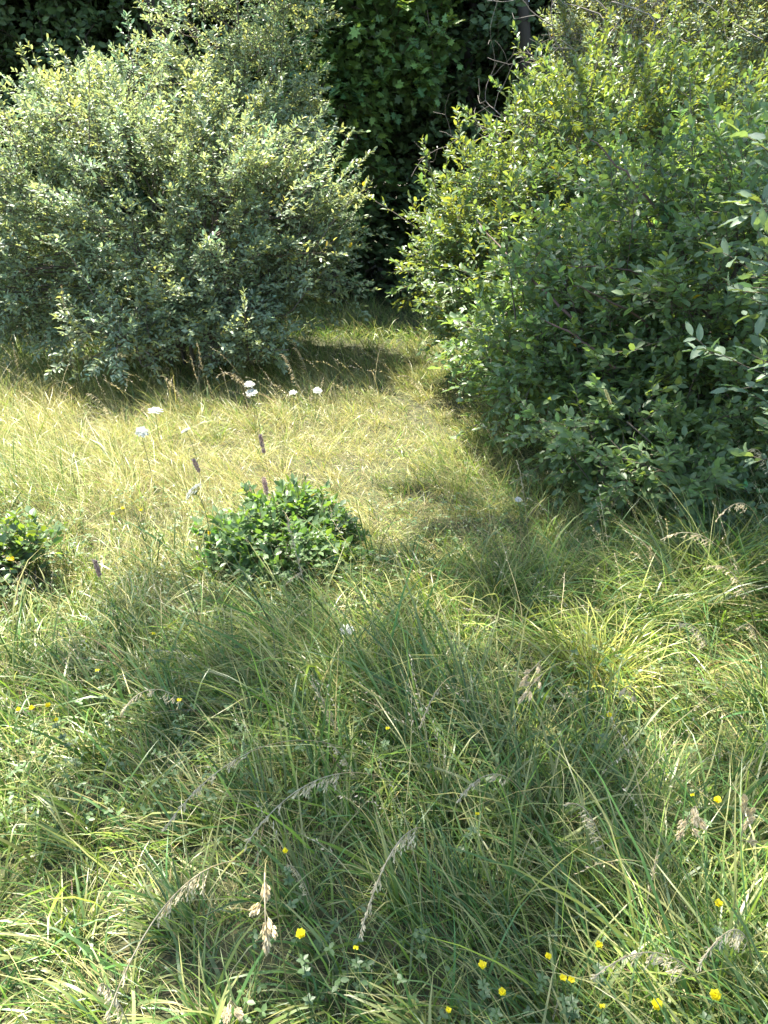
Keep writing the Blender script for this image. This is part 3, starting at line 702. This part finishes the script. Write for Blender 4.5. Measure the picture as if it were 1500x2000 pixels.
ST = [
 # u0, v0, u1, v1, kind, z, bow, size, label
 (880, 1640, 705, 1820, 'panicle', .34, .30, 1.2, 'pale straw seed head drooping above the yellow flower with four petals, centre foreground'),
 (560, 1690, 210, 1985, 'panicle', .40, .25, 1.3, 'long arching straw stalk reaching the lower left corner of the grass'),
 (860, 1560, 480, 1650, 'panicle', .36, .25, 1.1, 'long pale seed head lying almost level across the middle of the foreground'),
 (760, 1480, 320, 1620, 'panicle', .36, .22, 1.0, 'pale seed head at the tip of a long level stalk over dark grass'),
 (620, 1760, 560, 1690, 'fine', .30, .15, 1.0, 'fine straw seed head just above the small yellow flower'),
 (560, 1910, 520, 1835, 'cluster', .62, .35, .9, 'fat curled cream seed head hooked over beside the largest yellow flower'),
 (1290, 1760, 1360, 1590, 'cluster', .48, .25, 1.0, 'fluffy clustered tan seed head hanging beside a yellow flower'),
 (1440, 1860, 1455, 1570, 'cluster', .50, .0, .9, 'upright brown seed head rising at the right edge'),
 (1250, 1420, 1020, 1362, 'cluster', .40, .30, .8, 'pale clustered seed head lying above the green tuft, lower of a pair'),
 (1230, 1400, 1022, 1330, 'cluster', .43, .28, .7, 'tan clustered seed head lying above the green tuft, upper of a pair'),
 (1260, 1480, 1215, 1352, 'cluster', .36, .30, .6, 'small tan seed head just below the bright yellow green tuft'),
 (1420, 1900, 1165, 1905, 'panicle', .34, .20, 1.2, 'thick straw seed head stretched level above two yellow flowers at the bottom'),
 (1495, 1850, 1365, 1885, 'panicle', .34, .25, 1.1, 'loose straw seed head near the lower right corner'),
 (1240, 1880, 1285, 1660, 'fine', .30, -.05, .8, 'crooked pale dead stalk leaning in the right foreground'),
 (1215, 1700, 1110, 1570, 'panicle', .34, .20, .9, 'brown forked seed head pointing up and left in the right foreground'),
 (1060, 1560, 895, 1565, 'panicle', .32, .25, .8, 'small pale drooping seed head in the middle right foreground'),
 (940, 1330, 820, 1420, 'fine', .34, .2, .9, 'fine pale stalk crossing the centre of the grass'),
 (690, 1450, 610, 1330, 'panicle', .36, .0, 1.1, 'purplish brown airy seed head in front of the dark hollow'),
 (720, 1530, 640, 1452, 'panicle', .34, .1, .8, 'greyish seed head near the centre with twisted tip'),
 (430, 1420, 240, 1390, 'panicle', .38, .25, .9, 'pale arching seed head over the yellow sunlit grass at the left'),
 (260, 1990, 190, 1935, 'panicle', .30, .25, .8, 'small whitish seed head at the bottom left'),
 (480, 2010, 445, 1975, 'cluster', .36, .2, .7, 'whitish seed head cut by the bottom edge'),
 (1500, 1250, 1380, 1110, 'panicle', .42, .22, .9, 'airy whitish seed head under the close silvery bush, lower one'),
 (1495, 1180, 1290, 1055, 'panicle', .46, .20, 1.0, 'airy whitish seed head arching left under the dark bush'),
 (1520, 1030, 1455, 885, 'panicle', .55, .22, 1.0, 'airy pale seed head against the dark gap at the right edge'),
 (1510, 1110, 1400, 1015, 'panicle', .50, .22, .9, 'airy pale seed head below the dark gap at the right edge'),
 (1420, 1330, 1310, 1230, 'panicle', .40, .22, .9, 'grey drooping seed head in shaded grass at the right'),
 (1500, 1330, 1440, 1230, 'fine', .40, .22, .9, 'thin grey seed head by the right edge in shaded grass'),
 (1310, 1010, 1182, 762, 'spike', .95, .0, 1.1, 'tall straight stalk with a slim pale spike in front of the dark bush'),
 (1040, 1060, 1010, 900, 'fine', .45, .10, 1.0, 'thin bowed stalk at the shaded edge of the path'),
 (1285, 1130, 1270, 1065, 'fine', .40, .0, .8, 'short brown stalk under the hanging boughs'),
 (560, 1110, 515, 935, 'purple', .75, .0, 1.0, 'dusky purple spike standing over the small leafy shrub'),
 (560, 1050, 508, 850, 'purple', .80, .0, 1.1, 'thick dusky purple spike, tallest of the dark spikes'),
 (460, 1040, 378, 898, 'purple', .75, .0, 1.0, 'leaning dusky purple spike next to the tilted white flower'),
 (250, 1250, 185, 1095, 'purple', .60, .0, .8, 'faint dusky spike in the grass between the two small shrubs'),
 (630, 1230, 560, 1010, 'panicle', .50, .0, 1.0, 'thin dry seed head crossing in front of the small leafy shrub'),
 (690, 1120, 560, 1140, 'fine', .42, .1, .9, 'straw stalk lying under the small leafy shrub'),
 (150, 760, 120, 560, 'fine', 0, .0, 1.2, 'very tall thin stalk standing against the dark side of the silvery bush'),
 (412, 790, 384, 664, 'fine', 0, .0, 1.1, 'straight brown stalk, tallest of three below the silvery bush'),
 (405, 790, 372, 695, 'fine', 0, .0, 1.0, 'straight brown stalk, leftmost of three below the silvery bush'),
 (425, 780, 402, 735, 'fine', 0, .0, .9, 'straight brown stalk, shortest of three below the silvery bush'),
 (612, 760, 574, 680, 'fine', 0, .2, 1.1, 'bowed pale stalk against the shade near the path'),
 (590, 770, 548, 692, 'panicle', 0, .2, 1.0, 'nodding pinkish seed head against the shade near the path'),
 (45, 770, 25, 670, 'fine', 0, .0, 1.1, 'pale upright stalk near the left edge below the silvery bush'),
 (380, 800, 310, 735, 'panicle', 0, .2, .9, 'nodding tan seed head under the hanging silvery boughs'),
 (530, 800, 425, 735, 'panicle', 0, .25, 1.0, 'long nodding seed head beside the pair of white flowers'),
 (240, 820, 165, 770, 'panicle', 0, .2, .9, 'loose seed head on the shadow line at the left'),
 (870, 830, 780, 735, 'panicle', 0, .2, 1.0, 'pink tinged seed head on the sunny path'),
]
for i, (u0, v0, u1, v1, kd, z, bow, sz, lab) in enumerate(ST):
    if z == 0:
        g = at_z(u0, v0, .12); stalk(u0, v0, u1, v1, kd, lab, Y=g[1] - .05, bow=bow, size=sz * 1.3, seed=i, zr=.12)
    else:
        zr = 0.12
        stalk(u0, v0, u1, v1, kd, lab, z=z, bow=bow, size=sz, seed=i, zr=zr)

def umbel(u, v, z, R, tilt, label, seed):
    rng = np.random.default_rng(2000 + seed)
    c = at_z(u, v, z); ax = nrm(np.array([tilt[0], tilt[1], 1.0]))
    root = np.array([c[0] - ax[0] * .08 + rng.normal(0, .04), c[1] + rng.normal(0, .03), 0]); root[2] = float(height(root[0], root[1]))
    t = thing('wild_carrot_flower', label, 'flower', tuple(root), 'white umbrella shaped flowers')
    mb = MB(); P = bezier(root, root + [0, 0, z * .5], c - ax * R * 2.2, c - ax * R * .55, 10); tube(mb, P, np.linspace(.0022, .0014, 10), (.14, .20, .08), 0, 5)
    mb.build('stem', M_GREEN, t)
    hb = MB(); a = nrm(np.cross(ax, [.3, 1, .2])); b = np.cross(ax, a); k = 26
    rr = R * np.sqrt((np.arange(k) + .3) / k); th = np.arange(k) * 2.4
    U = c + (a * np.cos(th)[:, None] + b * np.sin(th)[:, None]) * rr[:, None] + ax * (.12 * R - .25 * rr[:, None] ** 2 / R + rng.normal(0, .04 * R, (k, 1)))
    tubes(hb, np.stack([np.tile(P[-1], (k, 1)), U], 1), np.full((k, 2), .0006), np.tile([.2, .28, .12], (k, 1)), 1)
    for j in range(k):
        m = 12; q = U[j] + (a * rng.normal(0, 1, (m, 1)) + b * rng.normal(0, 1, (m, 1))) * R * .085 + ax * rng.normal(0, .02 * R, (m, 1))
        for w in range(4):
            an = rng.random(m) * .5 + w * 1.57
            leaves(hb, q, a * np.cos(an)[:, None] + b * np.sin(an)[:, None] + ax * .15, np.tile(ax, (m, 1)) + rng.normal(0, .2, (m, 3)), np.full(m, .0040) * R / .03, np.full(m, 1.7), np.tile([.58, .60, .52], (m, 1)) * rng.uniform(.85, 1, (m, 1)), OVAL, 0)
    hb.build('flower_head', [M_PETAL, M_GREEN], t)
UM = [
 (487, 750, .42, .036, (.1, -.4), 'round white flower head, upper of the pair at the foot of the silvery bush'),
 (491, 766, .36, .040, (-.1, -.5), 'round white flower head, lower of the pair at the foot of the silvery bush'),
 (572, 766, .36, .028, (0, -.4), 'small white flower head between the pair and the lone one by the path'),
 (620, 762, .38, .032, (.2, -.6), 'lone white flower head nearest the path, at the shadow edge'),
 (303, 801, .46, .045, (.1, -.15), 'wide flat white flower head highest above the sunny grass'),
 (277, 843, .44, .036, (.5, -.8), 'white flower head facing forward just below the wide flat one'),
 (362, 840, .40, .030, (-.5, -.1), 'thin white flower head seen edge on in the sunny grass'),
 (590, 700, .20, .018, (0, -.4), 'tiny white flower head deep in the shade behind the path edge'),
 (677, 1230, .22, .026, (0, -.3), 'creamy white flower head low in the grass below the small leafy shrub'),
 (1012, 975, .26, .018, (0, -.4), 'tiny greenish white flower head in the shaded grass by the dark bush'),
]
for i, (u, v, z, R, tl, lab) in enumerate(UM): umbel(u, v, z * .8, R * .9, tl, lab, i)
umbel(376, 958, .50, .040, (-.9, -.1), 'large white flower head tilted steeply sideways near the small leafy shrub', 30)

def yellow_flower(u, v, z, n, s, label, seed):
    rng = np.random.default_rng(3000 + seed)
    c = at_z(u, v, z); root = np.array([c[0] + rng.normal(0, .03), c[1] + rng.normal(0, .03), 0]); root[2] = float(height(root[0], root[1]))
    t = thing('yellow_wildflower', label, 'flower', tuple(root), 'small yellow wildflowers in the grass')
    mb = MB(); P = bezier(root, root + [0, 0, z * .5], c - [0, 0, z * .3], c, 8); tube(mb, P, .0009, (.10, .17, .05), 0, 4)
    for j in (2, 4, 5):
        m = 5; an = np.arange(m) * 1.25 + rng.random(); D = np.stack([np.cos(an), np.sin(an), np.full(m, .3)], -1)
        leaves(mb, np.tile(P[j], (m, 1)), D, np.tile([0, 0, 1.0], (m, 1)) + rng.normal(0, .3, (m, 3)), np.full(m, .014), np.full(m, 1.2), leaf_cols(rng, m, (.08, .16, .04), .15, 0), OVAL)
    mb.build('stem', M_GREEN, t)
    hb = MB()
    for j in range(n):
        a = j * 6.283 / n + rng.normal(0, .2); out = np.array([math.cos(a), math.sin(a), .25]); p = c + out * .0008 * s
        m = 4; D = out[None] + np.array([[0, 0, .9], [0, 0, .1], [0, 0, -.1], [0, 0, .3]]) + rng.normal(0, .12, (4, 3)); 
        sd = np.cross(out, [0, 0, 1]); D[1] += sd * .7; D[2] -= sd * .7
        leaves(hb, np.tile(p, (m, 1)), D, np.tile([0, -.4, 1.0], (m, 1)) + rng.normal(0, .3, (m, 3)), np.array([.012, .010, .010, .009]) * s, np.full(m, 1.9), np.tile([.88, .74, .012], (m, 1)) * rng.uniform(.85, 1.05, (m, 1)), OVAL)
    hb.build('petals', M_PETAL, t)
YF = [
 (587, 1825, .30, 5, 1.15, 'largest yellow flower, beside the hooked cream seed head'),
 (557, 1662, .24, 3, .8, 'small yellow flower above the level straw stalk, left of centre'),
 (695, 1852, .20, 2, .7, 'dull yellow bud a hand to the right of the largest yellow flower'),
 (1190, 1397, .30, 4, .95, 'yellow flower below the bright yellow green tuft'),
 (757, 1423, .28, 2, .7, 'tiny yellow flower alone at the centre of the grass'),
 (1401, 1563, .30, 5, 1.05, 'yellow flower beside the fluffy clustered tan seed head'),
 (1352, 1553, .27, 2, .6, 'tiny yellow flower half hidden behind the fluffy tan seed head'),
 (932, 1590, .26, 2, .7, 'tiny yellow flower alone right of centre, in the middle of the foreground'),
 (1403, 1765, .28, 4, 1.0, 'yellow flower with spread petals alone in the right foreground'),
 (1170, 1846, .26, 4, .9, 'yellow flower above the thick level straw seed head'),
 (1071, 1868, .26, 3, .8, 'thin yellow flower left of the one above the thick straw seed head'),
 (942, 1885, .26, 3, 1.0, 'narrow upright yellow flower in the lower middle'),
 (1100, 1910, .26, 3, .85, 'yellow flower, left of two touching at the tip of the thick straw seed head'),
 (1116, 1914, .25, 3, .8, 'yellow flower, right of two touching at the tip of the thick straw seed head'),
 (981, 1938, .25, 4, .9, 'yellow flower just below the narrow upright one'),
 (1283, 1963, .26, 6, 1.2, 'full round yellow flower cluster near the bottom edge'),
 (1397, 1945, .27, 6, 1.2, 'tall full yellow flower cluster nearest the lower right corner'),
 (1176, 1966, .22, 2, .7, 'tiny yellow bud at the bottom edge left of the full round cluster'),
 (876, 1973, .22, 3, .7, 'pale yellow flower farthest left along the bottom edge'),
 (36, 1386, .26, 3, .9, 'yellow flower, leftmost of the row in the sunny grass'),
 (62, 1383, .26, 4, .95, 'yellow flower, second of the row in the sunny grass'),
 (94, 1378, .28, 5, 1.0, 'brightest yellow flower, at the end of the row in the sunny grass'),
 (110, 1406, .24, 3, .85, 'yellow flower below the end of the row in the sunny grass'),
 (350, 1368, .26, 3, .9, 'dull yellow flower under the pale arching seed head'),
 (190, 1310, .25, 2, .8, 'faint yellow flower above the row in the sunny grass'),
 (240, 993, .28, 4, 1.1, 'yellow flower, topmost of three in the pale grass left of the small leafy shrub'),
 (220, 1004, .27, 4, 1.1, 'yellow flower, lowest of three in the pale grass left of the small leafy shrub'),
 (275, 997, .27, 3, 1.0, 'yellow flower, nearest to the small leafy shrub of three in the pale grass'),
 (300, 1238, .24, 2, .8, 'lone tiny yellow flower in the grass between the two small shrubs'),
]
for i, (u, v, z, n, s, lab) in enumerate(YF): yellow_flower(u, v, z, n, s * .78, lab, i)
